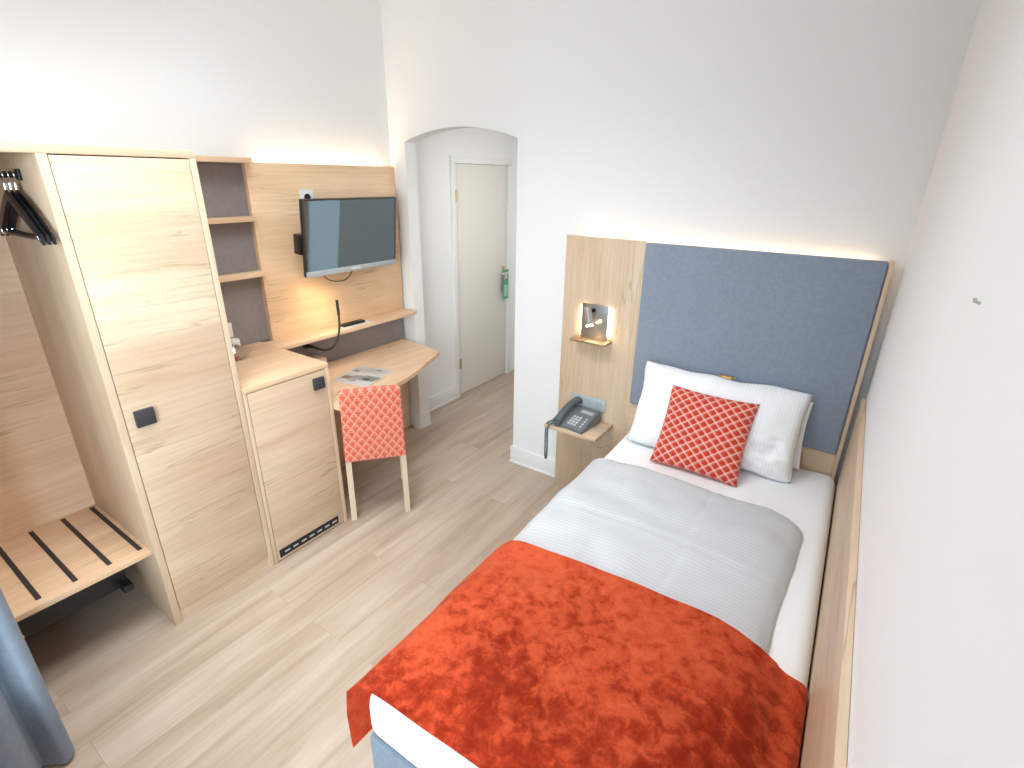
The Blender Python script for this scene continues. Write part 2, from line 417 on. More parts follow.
def solo(name, bm, mat, label, cat, loc=None, rot=None, local=False, group=None, angle=35):
    me = finish(name, bm, mat, angle=angle)
    o = bpy.data.objects.new(name, me); col.objects.link(o)
    if not local:
        if loc is None:
            xs = [v.co for v in me.vertices]
            loc = (sum((min(c[i] for c in xs), max(c[i] for c in xs))) / 2 if i < 2 else min(c[2] for c in xs) for i in range(3)); loc = tuple(loc)
        me.transform(Matrix.Translation(-Vector(loc)))
    o.location = loc
    if rot: o.rotation_euler = rot
    o['label'] = label; o['category'] = cat
    if group: o['group'] = group
    bpy.context.view_layer.update()
    return o
def struct(name, bm, mat, parent=None, angle=35):
    me = finish(name, bm, mat, angle=angle)
    o = bpy.data.objects.new(name, me); col.objects.link(o)
    if parent: o.parent = parent
    else: o['kind'] = 'structure'
    return o

# ------------------------------------------------------------------ the room
XW = 2.953            # right wall at the back corner
SPL = .0187           # the right wall runs slightly out of square
YF = -2.76            # window wall
ZC = 3.1
XA0, XA1, ZS, ZA = .140, 1.035, 2.089, 2.163
HX, HXR, HY1, HZC = -.03, 1.14, 1.62, 2.5

struct('floor', B(-.35, 3.4, -3.2, 1.9, -.1, 0), 'floor')
struct('ceiling', B(-.35, 3.4, -3.2, .12, ZC, ZC + .1), 'ceiling')
struct('wall_left', B(-.2, 0, -3.1, 0, 0, ZC), 'wall')
bm = bm_new(); prism(bm, [(XW, 0.0), (XW + .25, 0), (XW + .25 + SPL * 3.1, -3.1), (XW + SPL * 3.1, -3.1)], 'z', 0, ZC); struct('wall_right', bm, 'wall')
# back wall with the segmental arch
xm, hw, rise = (XA0 + XA1) / 2, (XA1 - XA0) / 2, ZA - ZS
Rr = (hw * hw + rise * rise) / (2 * rise); a0 = math.asin(hw / Rr)
arc = [(xm + Rr * math.sin(t), ZA - Rr + Rr * math.cos(t)) for t in (-a0 + 2 * a0 * k / 28 for k in range(29))]
poly = [(-.2, 0), (XA0, 0)] + arc + [(XA1, 0), (3.2, 0), (3.2, ZC), (-.2, ZC)]
bm = bm_new(); prism(bm, poly, 'y', 0, .10); struct('wall_back', bm, 'wall')
# window wall: piers and lintel around the window recess behind the camera
bm = bm_new()
WX0, WX1, WZ0, WZ1 = .98, 2.68, .42, 2.36
box(bm, -.2, WX0, YF - .24, YF, 0, ZC); box(bm, WX1, 3.3, YF - .24, YF, 0, ZC)
box(bm, WX0, WX1, YF - .24, YF, 0, WZ0); box(bm, WX0, WX1, YF - .24, YF, WZ1, ZC)
struct('wall_front', bm, 'wall')
w = struct('window_1', B(WX0 + .07, WX1 - .07, YF - .185, YF - .175, WZ0 + .07, WZ1 - .07), 'pane')
bm = bm_new()
for x in (WX0, (WX0 + WX1) / 2 - .035, WX1 - .07): box(bm, x, x + .07, YF - .21, YF - .15, WZ0, WZ1, .006)
box(bm, WX0, WX1, YF - .21, YF - .15, WZ0, WZ0 + .07, .006); box(bm, WX0, WX1, YF - .21, YF - .15, WZ1 - .07, WZ1, .006)
struct('window_frame', bm, 'trim', w)
struct('window_sill', B(WX0 + .002, WX1 - .002, YF - .145, YF + .03, WZ0 + .001, WZ0 + .03, .006), 'trim', w)
# passage beyond the arch
DY0, DY1, DZ = .685, 1.43, 1.985
bm = bm_new()
prism(bm, [(.10, 0), (DY0 - .005, 0), (DY0 - .005, DZ + .005), (DY1 + .005, DZ + .005), (DY1 + .005, 0), (HY1, 0), (HY1, HZC), (.10, HZC)], 'x', HX - .15, HX)
struct('wall_passage_left', bm, 'wall')
struct('wall_passage_right', B(HXR, HXR + .15, .10, HY1, 0, HZC), 'wall')
struct('wall_passage_far', B(HX - .15, HXR + .15, HY1, HY1 + .1, 0, HZC), 'wall')
struct('ceiling_passage', B(HX - .15, HXR + .15, .10, HY1 + .1, HZC, HZC + .1), 'ceiling')
def skirt(name, segs):
    bm = bm_new()
    for (x0, x1, y0, y1, ax) in segs:
        box(bm, x0, x1, y0, y1, 0, .122, .003)
        # small shoe moulding along the floor
        if ax == 'y-': box(bm, x0, x1, y0 - .010, y0 + .004, 0, .014, .003)
        elif ax == 'x+': box(bm, x1 - .004, x1 + .010, y0, y1, 0, .014, .003)
        elif ax == 'x-': box(bm, x0 - .010, x0 + .004, y0, y1, 0, .014, .003)
    struct(name, bm, 'trim')
skirt('baseboard_back', [(XA1 - .014, 1.41, -.015, 0, 'y-'), (XA1 - .014, XA1, 0, .10, 'x-')])
skirt('baseboard_arch', [(.085, XA0 + .014, -.015, 0, 'y-'), (XA0, XA0 + .014, 0, .10, 'x+')])
skirt('baseboard_passage', [(HX, HX + .014, .10, DY0 - .05, 'x+')])
skirt('baseboard_passage_far', [(HX + .001, HXR, HY1 - .014, HY1, 'y-')])
# door and its frame
bm = bm_new(); fw = .048
for y in (DY0 - fw, DY1 - .004): box(bm, HX, HX + .018, y, y + fw + .004, 0, DZ - .0045, .003)
box(bm, HX, HX + .018, DY0 - fw, DY1 + fw, DZ - .004, DZ + fw, .003)
for y in (DY0 - .004, DY1 + .0): box(bm, HX - .12, HX, y, y + .004, 0, DZ + .004)
struct('trim_1', bm, 'trim')
d = struct('door_1', B(HX - .045, HX - .005, DY0 + .004, DY1 - .004, .006, DZ - .006, .003), plain('warm_white_door', (.78, .75, .69), .4))
for z in (.32, 1.74):
    bm = cyl(bm_new(), (HX + .020, DY0 + .002, z - .045), (HX + .020, DY0 + .002, z + .045), .009, n=12)
    for k in range(3): cyl(bm, (HX + .020, DY0 + .002, z - .045 + k * .03), (HX + .020, DY0 + .002, z - .042 + k * .03), .0105, n=12)
    struct('door_hinge', bm, 'brass', d)
bm = bm_new(); box(bm, HX - .006, HX + .002, DY1 - .075, DY1 - .035, .86, 1.10, .004)
struct('door_plate', bm, 'brass', d)
hz = 1.045; bm = cyl(bm_new(), (HX - .004, DY1 - .055, hz), (HX + .05, DY1 - .055, hz), .009, n=14)
cyl(bm, (HX + .045, DY1 - .045, hz), (HX + .045, DY1 - .16, hz), .009, n=14)
struct('door_handle', bm, 'chrome', d)
# card hanger on the handle
s = thing('door_hanger', 'green card sign hanging from the handle of the white door', 'door sign', (HX + .045, DY1 - .08, .80))
bm = bm_new(); cy = DY1 - .08
box(bm, HX + .0435, HX + .0465, cy - .042, cy + .042, .80, .985, .0008)
box(bm, HX + .0435, HX + .0465, cy - .042, cy - .026, .985, 1.045, .0008); box(bm, HX + .0435, HX + .0465, cy + .026, cy + .042, .985, 1.065, .0008)
box(bm, HX + .0435, HX + .0465, cy - .042, cy + .042, 1.055, 1.075, .0008)
part(s, 'card', bm, 'green')
bm = bm_new(); box(bm, HX + .0466, HX + .0472, cy - .030, cy + .030, .825, .935); part(s, 'printed_patch', bm, 'green_pale', label='pale green printed field')
# switch box beside the door
solo('wall_hook', cyl(cyl(bm_new(), (2.9858, -1.694, 1.720), (2.978, -1.694, 1.722), .0022, n=10), (2.9782, -1.694, 1.7205), (2.9772, -1.694, 1.727), .0024, n=10), 'silver',
     'tiny bare hook sticking out of the white right wall', 'wall hook')

# ------------------------------------------------------------------ wardrobe: open bay and tall door
YA, YA2, YB0, YB = -2.078, -2.050, -1.622, -1.598
XF, H = .636, 1.959
YOPEN = -2.74
wr = thing('wardrobe', 'tall oak wardrobe with an open hanging bay beside a closed door', 'wardrobe', (.32, -2.15, 0))
bm = bm_new(); box(bm, .002, XF, YOPEN, YB, H - .027, H, .0015); part(wr, 'top_board', bm, 'oak_edge_y')
for y0, y1 in ((YOPEN, YOPEN + .024), (YA, YA2), (YB0, YB)):
    part(wr, 'side_panel', B(.002, XF, y0, y1, 0, H - .027, .0012), 'oak_edge')
part(wr, 'back_panel', B(.002, .02, YOPEN + .024, YA, .0, H - .027), 'oak_in_shade')
part(wr, 'plinth', B(XF - .024, XF - .006, YA2, YB0, .0, .066), 'oak_y')
dr = part(wr, 'door', B(XF - .022, XF - .001, YA2 + .003, YB0 - .003, .069, H - .031, .0012), 'oak_y')
part(dr, 'handle', B(XF - .001, XF + .016, -2.018, -1.950, .962, 1.03, .003), 'dark_handle', label='square anthracite handle plate')
bn = part(wr, 'luggage_bench', B(.02, .600, YOPEN + .024, YA, .376, .400, .0015), 'oak_in_shade')
for y in (-2.103, -2.213, -2.327, -2.440, -2.553, -2.665):
    part(bn, 'rubber_strip', B(.045, .562, y - .0085, y + .0085, .4, .404, .0015), 'rubber')
rail = part(wr, 'clothes_rail', cyl(bm_new(), (.43, YOPEN + .024, 1.868), (.43, YA - .010, 1.868), .0105, n=16), 'black_metal', label='black clothes rail')
part(rail, 'rail_bracket', box(bm_new(), .412, .448, YA - .010, YA, 1.850, 1.886, .003), 'black_metal')
# black steel carrier under the bench
lc = thing('storage_box', 'black box stowed in the dark under the oak luggage bench', 'box', (.27, -2.45, .0))
part(lc, 'body', B(.06, .455, YOPEN + .03, -2.150, .195, .350, .006), 'black')
part(lc, 'foot', B(.44, .505, -2.185, -2.145, .192, .225, .006), 'black')
part(lc, 'foot', B(.10, .16, -2.205, -2.165, .0, .205, .004), 'black'); part(lc, 'foot', B(.10, .16, -2.66, -2.62, .0, .205, .004), 'black')
part(lc, 'label_tag', B(.4545, .4562, -2.535, -2.505, .200, .214, .0004), 'white_plastic', label='small white tag')

def hanger(loc, label, lean):
    h = thing('clothes_hanger', label, 'hanger', loc, (0, 0, lean), 'clothes hangers on the rail')
    # local: hook at the rail centre (0,0,0); shoulders along local x
    bm = tube(bm_new(), [(-.012, 0, .006), (-.006, .0, .0125), (.004, 0, .0125), (.0135, 0, .003), (.0125, 0, -.007), (.004, 0, -.016), (0, 0, -.026), (0, 0, -.036)], .0022, 8, 5)
    for v in bm.verts: pass
    part(h, 'hook', bm, 'chrome', True, label='chrome hook')
    part(h, 'collar', cyl(bm_new(), (0, 0, -.026), (0, 0, -.046), .0058, n=14), 'chrome', True)
    bm = bm_new()
    def shoulder(sgn):
        prev = None
        for k in range(13):
            t = k / 12
            x = sgn * .215 * t; z = -.050 - .012 - .130 * t ** 1.2
            hh = .017 + .004 * math.sin(PI * t); ww = .0048 + .0008 * math.sin(PI * min(t * 1.2, 1))
            ring = [bm.verts.new((x + dx, dy, z + dz)) for dx, dy, dz in ((0, -ww, -hh), (0, ww, -hh), (0, ww, hh * .4), (0, 0, hh), (0, -ww, hh * .4))]
            if prev:
                for i in range(5): bm.faces.new((prev[i], prev[(i + 1) % 5], ring[(i + 1) % 5], ring[i]))
            else: bm.faces.new(ring[::-1])
            prev = ring
        bm.faces.new(prev)
    shoulder(1); shoulder(-1)
    part(h, 'shoulders', bm, 'black', True)
    bm = tube(bm_new(), [(-.20, 0, -.187), (-.10, 0, -.192), (.10, 0, -.192), (.20, 0, -.187)], .0055, 8, 4)
    part(h, 'trouser_bar', bm, 'black', True)
    for sx in (-.185, .185):
        part(h, 'metal_clip', box(bm_new(), sx - .008, sx + .008, -.0062, .0062, -.200, -.180, .002), 'chrome', True)
    return h
for y, lab in ((-2.098, 'black hanger hanging closest to the wardrobe side panel'), (-2.112, 'black hanger in the middle of the three on the rail'),
               (-2.126, 'black hanger of the three farthest from the side panel')):
    hanger((.43, y, 1.868), lab, 0)

# ------------------------------------------------------------------ minibar cabinet
YC = -1.134; ZL = .980
mb = thing('minibar_cabinet', 'low oak cabinet with a square handle beside the coral chair', 'cabinet', (.32, -1.365, 0))
part(mb, 'top_board', B(.002, XF, YB + .003, YC, ZL - .026, ZL, .0015), 'oak_in_shade')
for y0, y1 in ((YB + .003, YB + .02), (YC - .022, YC)): part(mb, 'side_panel', B(.002, XF, y0, y1, 0, ZL - .026, .0012), 'oak_edge')
part(mb, 'back_panel', B(.002, .015, YB + .02, YC - .022, 0, ZL - .026), 'oak_y')
dr = part(mb, 'door', B(XF - .022, XF - .001, YB + .023, YC - .025, .008, ZL - .030, .0012), 'oak_y')
part(dr, 'handle', B(XF - .001, XF + .016, -1.238, -1.176, .858, .920, .003), 'dark_handle', label='square anthracite handle plate')
gr = part(dr, 'vent_grille', B(XF - .002, XF + .003, -1.563, -1.195, .022, .068, .001), 'black_metal', label='black ventilation grille')
for k in range(7):
    y = -1.535 + k * .0495
    part(gr, 'grille_slot', B(XF + .0028, XF + .0042, y, y + .030, .040, .050, .0004), 'silver')
# dish on it
gd = thing('glass_dish', 'clear glass dish on top of the low oak cabinet', 'dish', (.20, -1.375, ZL))
pr = [(.001, .0), (.05, .0), (.058, .006), (.078, .03), (.085, .045), (.082, .045), (.074, .031), (.055, .010), (.048, .006), (.001, .006)]
part(gd, 'bowl', lathe(bm_new(), pr, 40, (.20, -1.375, ZL)), 'glass')
solo('wrapped_sweet', box(bm_new(), .215, .245, -1.395, -1.375, ZL + .0065, ZL + .018, .005), 'red', 'small dark red wrapped sweet in the glass dish', 'sweet')

# ------------------------------------------------------------------ shelves between wardrobe and television panel
ns = thing('wall_shelf', 'grey backed oak wall shelves between wardrobe and television panel', 'shelf', (.05, -1.33, ZL + .001))
part(ns, 'back_panel', B(.002, .02, YB + .002, -1.070, ZL + .001, 1.932), 'grey_panel', label='grey brown back panel')
for z, xd, y1 in ((1.932, .115, -1.063), (1.645, .085, -1.071), (1.355, .085, -1.071)):
    part(ns, 'shelf_board', B(.02 if z < 1.9 else .002, xd, YB + .002, y1, z, z + .026, .0012), 'oak_in_shade')
so = thing('power_socket', 'white wall socket above the glass dish on the low cabinet', 'socket', (.02, -1.32, 1.005))
part(so, 'cover_plate', B(.0202, .031, -1.360, -1.280, 1.045, 1.125, .004), 'white_plastic')
bm = cyl(bm_new(), (.031, -1.32, 1.085), (.0335, -1.32, 1.085), .02, n=24); part(so, 'socket_well', bm, 'silver')
bm = bm_new(); box(bm, .031, .075, -1.318, -1.272, 1.008, 1.042, .008); cyl(bm, (.06, -1.30, 1.02), (.098, -1.29, 1.012), .009, .006, 12)
solo('power_plug', bm, 'white_plastic', 'white plug below the wall socket by the glass dish', 'plug')

# ------------------------------------------------------------------ television wall panel, ledge, cable lamp
XP, XPB = .053, .033
ZP0, ZP1 = .952, 1.939
YP0, YP1 = -1.071, -.022
tp = thing('wall_panel', 'oak wall panel with a narrow ledge behind the television', 'wall panel', (.04, -.55, .001))
part(tp, 'upper_board', B(XPB, XP, YP0, YP1, ZP0, ZP1, .0012), 'oak_warm')
part(tp, 'grey_board', B(.030, .044, YC + .002, YP1 - .005, .741, ZP0, .0008), 'grey_panel', label='dark grey back panel above the desk')
part(tp, 'lower_board', B(.030, .046, YC + .002, YP1, .002, .714, .0008), 'oak_warm')
part(tp, 'edge_strip', B(.0205, XPB, YP0, YP0 + .012, ZP0, ZP1), 'oak_edge')
part(tp, 'mounting_batten', B(.001, XPB, YP0 + .05, YP1 - .05, 1.0, 1.86), 'black')
part(tp, 'ledge', B(XPB, .200, YC + .004, YP1 - .012, ZP0, ZP0 + .022, .0012), 'oak_in_shade')
part(tp, 'light_strip', B(.006, .026, YP0 + .10, YP1 - .07, ZP1 - .036, ZP1 - .026), 'led', label='warm glowing light strip along the top')
st = thing('power_socket', 'white wall socket on the oak panel just above the television', 'socket', (.053, -.725, 1.735))
part(st, 'cover_plate', B(.0532, .0605, -.772, -.682, 1.722, 1.802, .004), 'white_plastic')
part(st, 'socket_well', cyl(bm_new(), (.0605, -.727, 1.758), (.062, -.727, 1.758), .021, n=24), 'black')

# television (leaning forward a little at the top)
tv = thing('television', 'flat television with a silver lower bezel on the oak panel', 'television', (.200, -.552, 1.331), (0, math.radians(6.2), 0))
hw, hh = .343, .428
part(tv, 'case', B(-.030, -.004, -hw, hw, 0, hh, .006), 'black', True)
bm = bm_new()
box(bm, -.006, 0, -hw, -hw + .009, .0, hh, .001); box(bm, -.006, 0, hw - .009, hw, .0, hh, .001); box(bm, -.006, 0, -hw, hw, hh - .009, hh, .001)
part(tv, 'bezel', bm, plain('dark_bezel', (.035, .032, .03), .3), True)
part(tv, 'screen', B(-.005, -.0015, -hw + .008, hw - .008, .030, hh - .008), 'screen', True, label='dark reflective screen')
bb = part(tv, 'lower_bezel', B(-.006, .002, -hw, hw, 0, .032, .002), 'silver', True, label='silver strip below the screen')
part(bb, 'logo', B(.002, .0026, -.025, .045, .012, .020, .0002), 'white_plastic', True, label='tiny white maker mark')
bm = bm_new(); box(bm, -.075, -.030, -.16, .16, .10, .32, .01); part(tv, 'rear_housing', bm, 'black', True)
bm = bm_new(); box(bm, -.085, -.030, -hw - .012, -hw + .03, .125, .235, .004); part(tv, 'side_box', bm, 'black', True)
part(tv, 'wall_mount', B(.0535, .125, -.63, -.51, 1.45, 1.60, .004), 'black_metal')
part(tv, 'cable', tube(bm_new(), [(.135, -.76, 1.40), (.16, -.75, 1.32), (.165, -.70, 1.285), (.165, -.62, 1.275), (.15, -.55, 1.30), (.12, -.46, 1.38)], .003, 8), 'black')

rm = thing('remote_control', 'black remote control lying on the narrow oak ledge', 'remote control', (.12, -.55, ZP0 + .022))
rz0 = ZP0 + .022
part(rm, 'body', B(.105, .150, -.640, -.465, rz0, rz0 + .017, .006), 'black')
for i in range(5):
    for j in range(3):
        x, y = .115 + j * .0125, -.615 + i * .024
        part(rm, 'button', B(x - .004, x + .004, y - .006, y + .006, rz0 + .0168, rz0 + .0185, .001), 'rubber')
solo('paper_note', B(.115, .190, -.66, -.43, ZP0 + .0221, ZP0 + .0227), 'white_plastic', 'flat paper slip under the remote control on the ledge', 'paper').location.x += .0

gl = thing('reading_light', 'black flexible cable reading light bending up in front of the ledge', 'lamp', (.05, -.855, .885))
part(gl, 'socket_base', cyl(cyl(bm_new(), (.0445, -.865, .895), (.062, -.862, .895), .022, n=20), (.062, -.862, .895), (.10, -.858, .895), .011, n=16), 'black')
neck = [(.09, -.858, .895), (.15, -.852, .890), (.205, -.842, .888), (.245, -.815, .905), (.258, -.780, .955), (.256, -.755, 1.02), (.250, -.745, 1.10)]
part(gl, 'neck', tube(bm_new(), neck, .0065, 10), 'black')
part(gl, 'lamp_head', cyl(bm_new(), (.2505, -.745, 1.095), (.246, -.744, 1.185), .0085, n=16), 'black')
part(gl, 'light_lens', B(.2372, .2392, -.7465, -.7425, 1.12, 1.17), 'lamp', label='warm glowing lens facing the panel')

# ------------------------------------------------------------------ desk
ZD = .740
dk = thing('desk', 'wall hung oak desk with a curved front edge and brochure on it', 'desk', (.30, -.6, .001))
front = smooth_path([(.690, -1.130, 0), (.695, -1.0, 0), (.690, -.85, 0), (.665, -.64, 0), (.629, -.51, 0), (.576, -.364, 0), (.515, -.205, 0), (.485, -.130, 0)], 5)
poly = [(.046, YC + .003)] + [(p.x, p.y) for p in front] + [(.476, -.112), (.462, -.100), (.445, -.096), (.30, -.075), (.12, -.048), (.046, -.040)]
bm = bm_new(); prism(bm, poly, 'z', ZD - .026, ZD)
part(dk, 'top', bm, 'oak_in_shade')
part(dk, 'support_bracket', B(.046, .36, -.30, -.282, ZD - .12, ZD - .0262, .002), 'black_metal')
part(dk, 'support_batten', B(.046, .072, YC + .02, -.05, ZD - .07, ZD - .0262, .002), 'oak_y')
ob = thing('outlet_box', 'small oak box on the desk behind the low cabinet', 'box', (.105, -.87, ZD))
part(ob, 'body', B(.047, .165, -.985, -.805, ZD, ZD + .082, .002), 'oak_z'); 
part(ob, 'lid_gap', B(.1645, .1658, -.875, -.871, ZD + .006, ZD + .078), 'dark')

mg = thing('brochure', 'open printed brochure lying on the desk behind the coral chair', 'brochure', (.437, -.748, ZD), (0, 0, math.radians(12)))
def page(sgn):
    bm = bm_new()
    def f(u, v):
        y = sgn * (u * .148); z = .0025 + .010 * math.sin(PI * min(u * 1.0, 1)) * (1 - u) ** .6
        return Vector((-.125 + .25 * v, y, z))
    grid(bm, 14, 4, f)
    bmesh.ops.solidify(bm, geom=bm.faces[:], thickness=.002)
    return bm
part(mg, 'left_page', page(-1), 'paper', True, angle=60); part(mg, 'right_page', page(1), 'paper', True, angle=60)

# ------------------------------------------------------------------ chair
ca = math.radians(51.2)
ch = thing('desk_chair', 'coral patterned upholstered chair with pale wooden legs at the desk', 'chair', (.75 + .006 * .575, -.984 + .006 * .818, 0), (0, 0, ca))
def yback(z): return -.03 - .085 * max(0, (z - .40) / .47)
bm = bm_new()
def backf(front):
    def f(u, v):
        z = .405 + .465 * v; w = .166 - .012 * v
        x = (2 * u - 1) * w; y = yback(z) + (.024 if front else -.024) - .018 * (1 - (2 * u - 1) ** 2) * v
        z += -.012 * (2 * u - 1) ** 2 * v
        return Vector((x, y, z))
    return f
V0 = grid(bm, 13, 15, backf(False)); V1 = grid(bm, 13, 15, backf(True))
for i in range(12):
    for j in (0, 14): bm.faces.new((V0[i][j], V0[i + 1][j], V1[i + 1][j], V1[i][j]))
for j in range(14):
    for i in (0, 12): bm.faces.new((V0[i][j], V0[i][j + 1], V1[i][j + 1], V1[i][j]))
bmesh.ops.recalc_face_normals(bm, faces=bm.faces)
es = [e for e in bm.edges if len(e.link_faces) == 2 and e.calc_face_angle(0) > 1.0]
bmesh.ops.bevel(bm, geom=es, offset=.009, segments=3, affect='EDGES', profile=.5)
part(ch, 'backrest', bm, 'scallop', True, angle=70)
part(ch, 'seat', B(-.172, .172, .000, .40, .405, .475, .018, seg=3), 'red_seat', True, label='plain red upholstered seat')
for sx in (-.150, .150):
    bm = bm_new(); prism(bm, [(sx - .015, -.018), (sx + .015, -.018), (sx + .015, .018), (sx - .015, .018)], 'z', 0, .407)
    for v in bm.verts:
        if v.co.z > .2: v.co.y -= .03; 
        else: v.co.x *= 1.03
    part(ch, 'leg', bm, 'beech', True)
for sx in (-.168, .168):
    bm = bm_new(); prism(bm, [(sx - .017, .355), (sx + .017, .355), (sx + .017, .389), (sx - .017, .389)], 'z', 0, .407)
    part(ch, 'leg', bm, 'beech', True)

# ------------------------------------------------------------------ headboard
YH, YHB = -.060, -.042
hb = thing('headboard', 'oak and blue grey upholstered headboard with a glowing top edge', 'headboard', (2.15, -.03, 0))
part(hb, 'oak_board', B(1.413, 1.874, YH, YHB, 0, 1.589, .0012), 'oak_z')
part(hb, 'backing_board', B(1.8745, 2.919, YH + .004, YHB, .0, 1.560), 'oak_x')
part(hb, 'bottom_rail', B(1.876, 2.9015, YH - .006, YH + .004, .40, .697, .001), 'oak_x')
bm = B(1.8785, 2.9005, YH - .022, YH + .004, .700, 1.586, .012, seg=3); part(hb, 'upholstered_panel', bm, 'blue_fabric', label='blue grey fabric panel')
part(hb, 'side_trim', B(2.9025, 2.919, YH - .022, YHB, .0, 1.589, .0012), 'oak_edge')
part(hb, 'mounting_batten', B(1.50, 2.85, YHB, -.001, .9, 1.30), 'black')
part(hb, 'light_strip', B(1.50, 2.855, -.034, -.012, 1.550, 1.560), 'led_soft', label='warm glowing light strip along the top')

# reading lamp
rl = thing('bedside_lamp', 'bronze plate reading lamp with small shelf on the oak headboard', 'lamp', (1.627, YH, 1.02))
bm = bm_new(); box(bm, 1.546, 1.708, YH - .018, YH - .014, 1.035, 1.231, .001); part(rl, 'mount_plate', bm, 'lamp_plate')
part(rl, 'spacer', B(1.575, 1.68, YH - .014, YH, 1.07, 1.20), 'black')
part(rl, 'shelf', B(1.515, 1.735, YH - .095, YH, 1.022, 1.035, .002), 'lamp_shelf', label='copper brown little shelf')
part(rl, 'swivel_joint', cyl(bm_new(), (1.622, YH - .018, 1.198), (1.605, YH - .050, 1.195), .010, n=16), 'black_metal')
bm = cyl(bm_new(), (1.597, YH - .055, 1.218), (1.628, YH - .080, 1.128), .0195, n=24); part(rl, 'spot_head', bm, 'chrome', label='chrome cylinder spot head')
dv = (Vector((1.628, YH - .080, 1.128)) - Vector((1.597, YH - .055, 1.218))).normalized()
p = Vector((1.628, YH - .080, 1.128))
part(rl, 'lens', cyl(bm_new(), p, p + dv * .006, .0185, n=24), 'lamp', label='warm glowing lens')
for x in (1.7035, 1.5465):
    part(rl, 'back_light', B(x, x + .004, YH - .013, YH - .004, 1.06, 1.215), 'lamp', label='warm light edge behind the plate')

# telephone shelf, plate and telephone
ts = thing('bedside_shelf', 'small oak shelf under the telephone on the headboard', 'shelf', (1.63, -.17, .510))
part(ts, 'board', B(1.455, 1.789, -.300, YH, .510, .534, .0015), 'oak_x')
tsp = thing('socket_plate', 'grey socket plate on the oak board behind the telephone', 'socket', (1.62, YH, .585))
part(tsp, 'plate', B(1.505, 1.731, YH - .010, YH, .590, .670, .002), 'steel')
for k in range(3):
    x = 1.545 + k * .073
    part(tsp, 'socket_well', cyl(bm_new(), (x, YH - .0105, .63), (x, YH - .0125, .63), .024, n=24), 'silver')
ph = thing('telephone', 'grey corded desk telephone on the small bedside shelf', 'telephone', (1.615, -.180, .534), (0, 0, math.radians(-6))); ph.scale = (1.10, 1.04, 1.10)
bm = bm_new(); prism(bm, [(-.105, 0), (.095, 0), (.095, .062), (.060, .066), (-.105, .016)], 'x', -.085, .088)
bmesh.ops.bevel(bm, geom=[e for e in bm.edges if e.calc_face_angle(0) > .5], offset=.004, segments=2, affect='EDGES')
part(ph, 'base', bm, 'slate', True)
sl = math.atan2(.050, .165)
def on_slope(x, y, d=.0): return Vector((x, y, .016 + (y + .105) * math.tan(sl) + d))
def pad(x0, x1, y0, y1, t=.003):
    bm = bm_new(); c = [on_slope(x0, y0, -.001), on_slope(x1, y0, -.001), on_slope(x1, y1, -.001), on_slope(x0, y1, -.001)]
    v0 = [bm.verts.new(p) for p in c]; v1 = [bm.verts.new(p + Vector((0, 0, t))) for p in c]
    bm.faces.new(v0[::-1]); bm.faces.new(v1)
    for i in range(4): bm.faces.new((v0[i], v0[(i + 1) % 4], v1[(i + 1) % 4], v1[i]))
    return bm
part(ph, 'display', pad(-.005, .070, .028, .050), 'display', True)
for i in range(4):
    for j in range(3):
        x, y = -.012 + j * .019, -.075 + i * .020
        part(ph, 'key', pad(x - .006, x + .006, y - .006, y + .006, .004), 'key', True)
for i in range(4):
    y = -.072 + i * .020
    part(ph, 'side_key', pad(.056, .066, y - .004, y + .004, .003), 'key', True)
# handset on the left
bm = bm_new()
prev = None
for k in range(15):
    t = k / 14; y = -.118 + .215 * t; zc = .035 + (y + .118) * .30 + .018 * math.sin(PI * t); e = abs(2 * t - 1)
    hw_, hh_ = .021 + .006 * e ** 3, .011 + .011 * e ** 4
    ring = [bm.verts.new((-.062 + hw_ * math.cos(a) * (1 if abs(math.cos(a)) > .5 else 1), y, zc + hh_ * math.sin(a) - .010 * e ** 4)) for a in (2 * PI * q / 14 for q in range(14))]
    if prev:
        for i in range(14): bm.faces.new((prev[i], prev[(i + 1) % 14], ring[(i + 1) % 14], ring[i]))
    else: bm.faces.new(ring[::-1])
    prev = ring
bm.faces.new(prev); part(ph, 'handset', bm, 'slate_dark', True, label='darker curved handset', angle=60)
cord = [(-.062, -.116, .030), (-.088, -.124, .014), (-.102, -.131, .004), (-.106, -.134, -.04), (-.106, -.132, -.12), (-.108, -.131, -.190), (-.114, -.130, -.204), (-.120, -.129, -.190), (-.123, -.128, -.10), (-.122, -.127, -.02), (-.118, -.112, .009), (-.100, -.07, .009), (-.085, -.05, .012)]
pts = smooth_path(cord, 22); hel = []
bm = tube(bm_new(), pts, .0048, 8, 1)
for i, v in enumerate(bm.verts):
    ring = i // 8
    c = pts[ring]; v.co = c + (v.co - c) * (1.0 + .12 * math.sin(ring * 1.9))
part(ph, 'coiled_cord', bm, 'teal_cord', True, label='grey green coiled cord')
part(ph, 'line_cord', tube(bm_new(), [(.088, -.02, .006), (.12, -.03, .004), (.158, .0, .004), (.185, .03, -.01), (.190, .045, -.06), (.15, .07, -.11), (.08, .09, -.15), (.0, .095, -.12), (-.05, .098, -.06)], .0022, 6), 'cord', True, label='thin pale line cord')

# ------------------------------------------------------------------ rail board along the right wall
RX = XW - .0012
bm = bm_new()
y0, y1 = -.0835, -2.20
prism(bm, [(RX - .0175 - SPL * y0, y0), (RX - SPL * y0, y0), (RX - SPL * y1, y1), (RX - .0175 - SPL * y1, y1)], 'z', .0, 1.000)
solo('side_board', bm, 'oak_y', 'long oak board along the right wall beside the bed', 'panel')

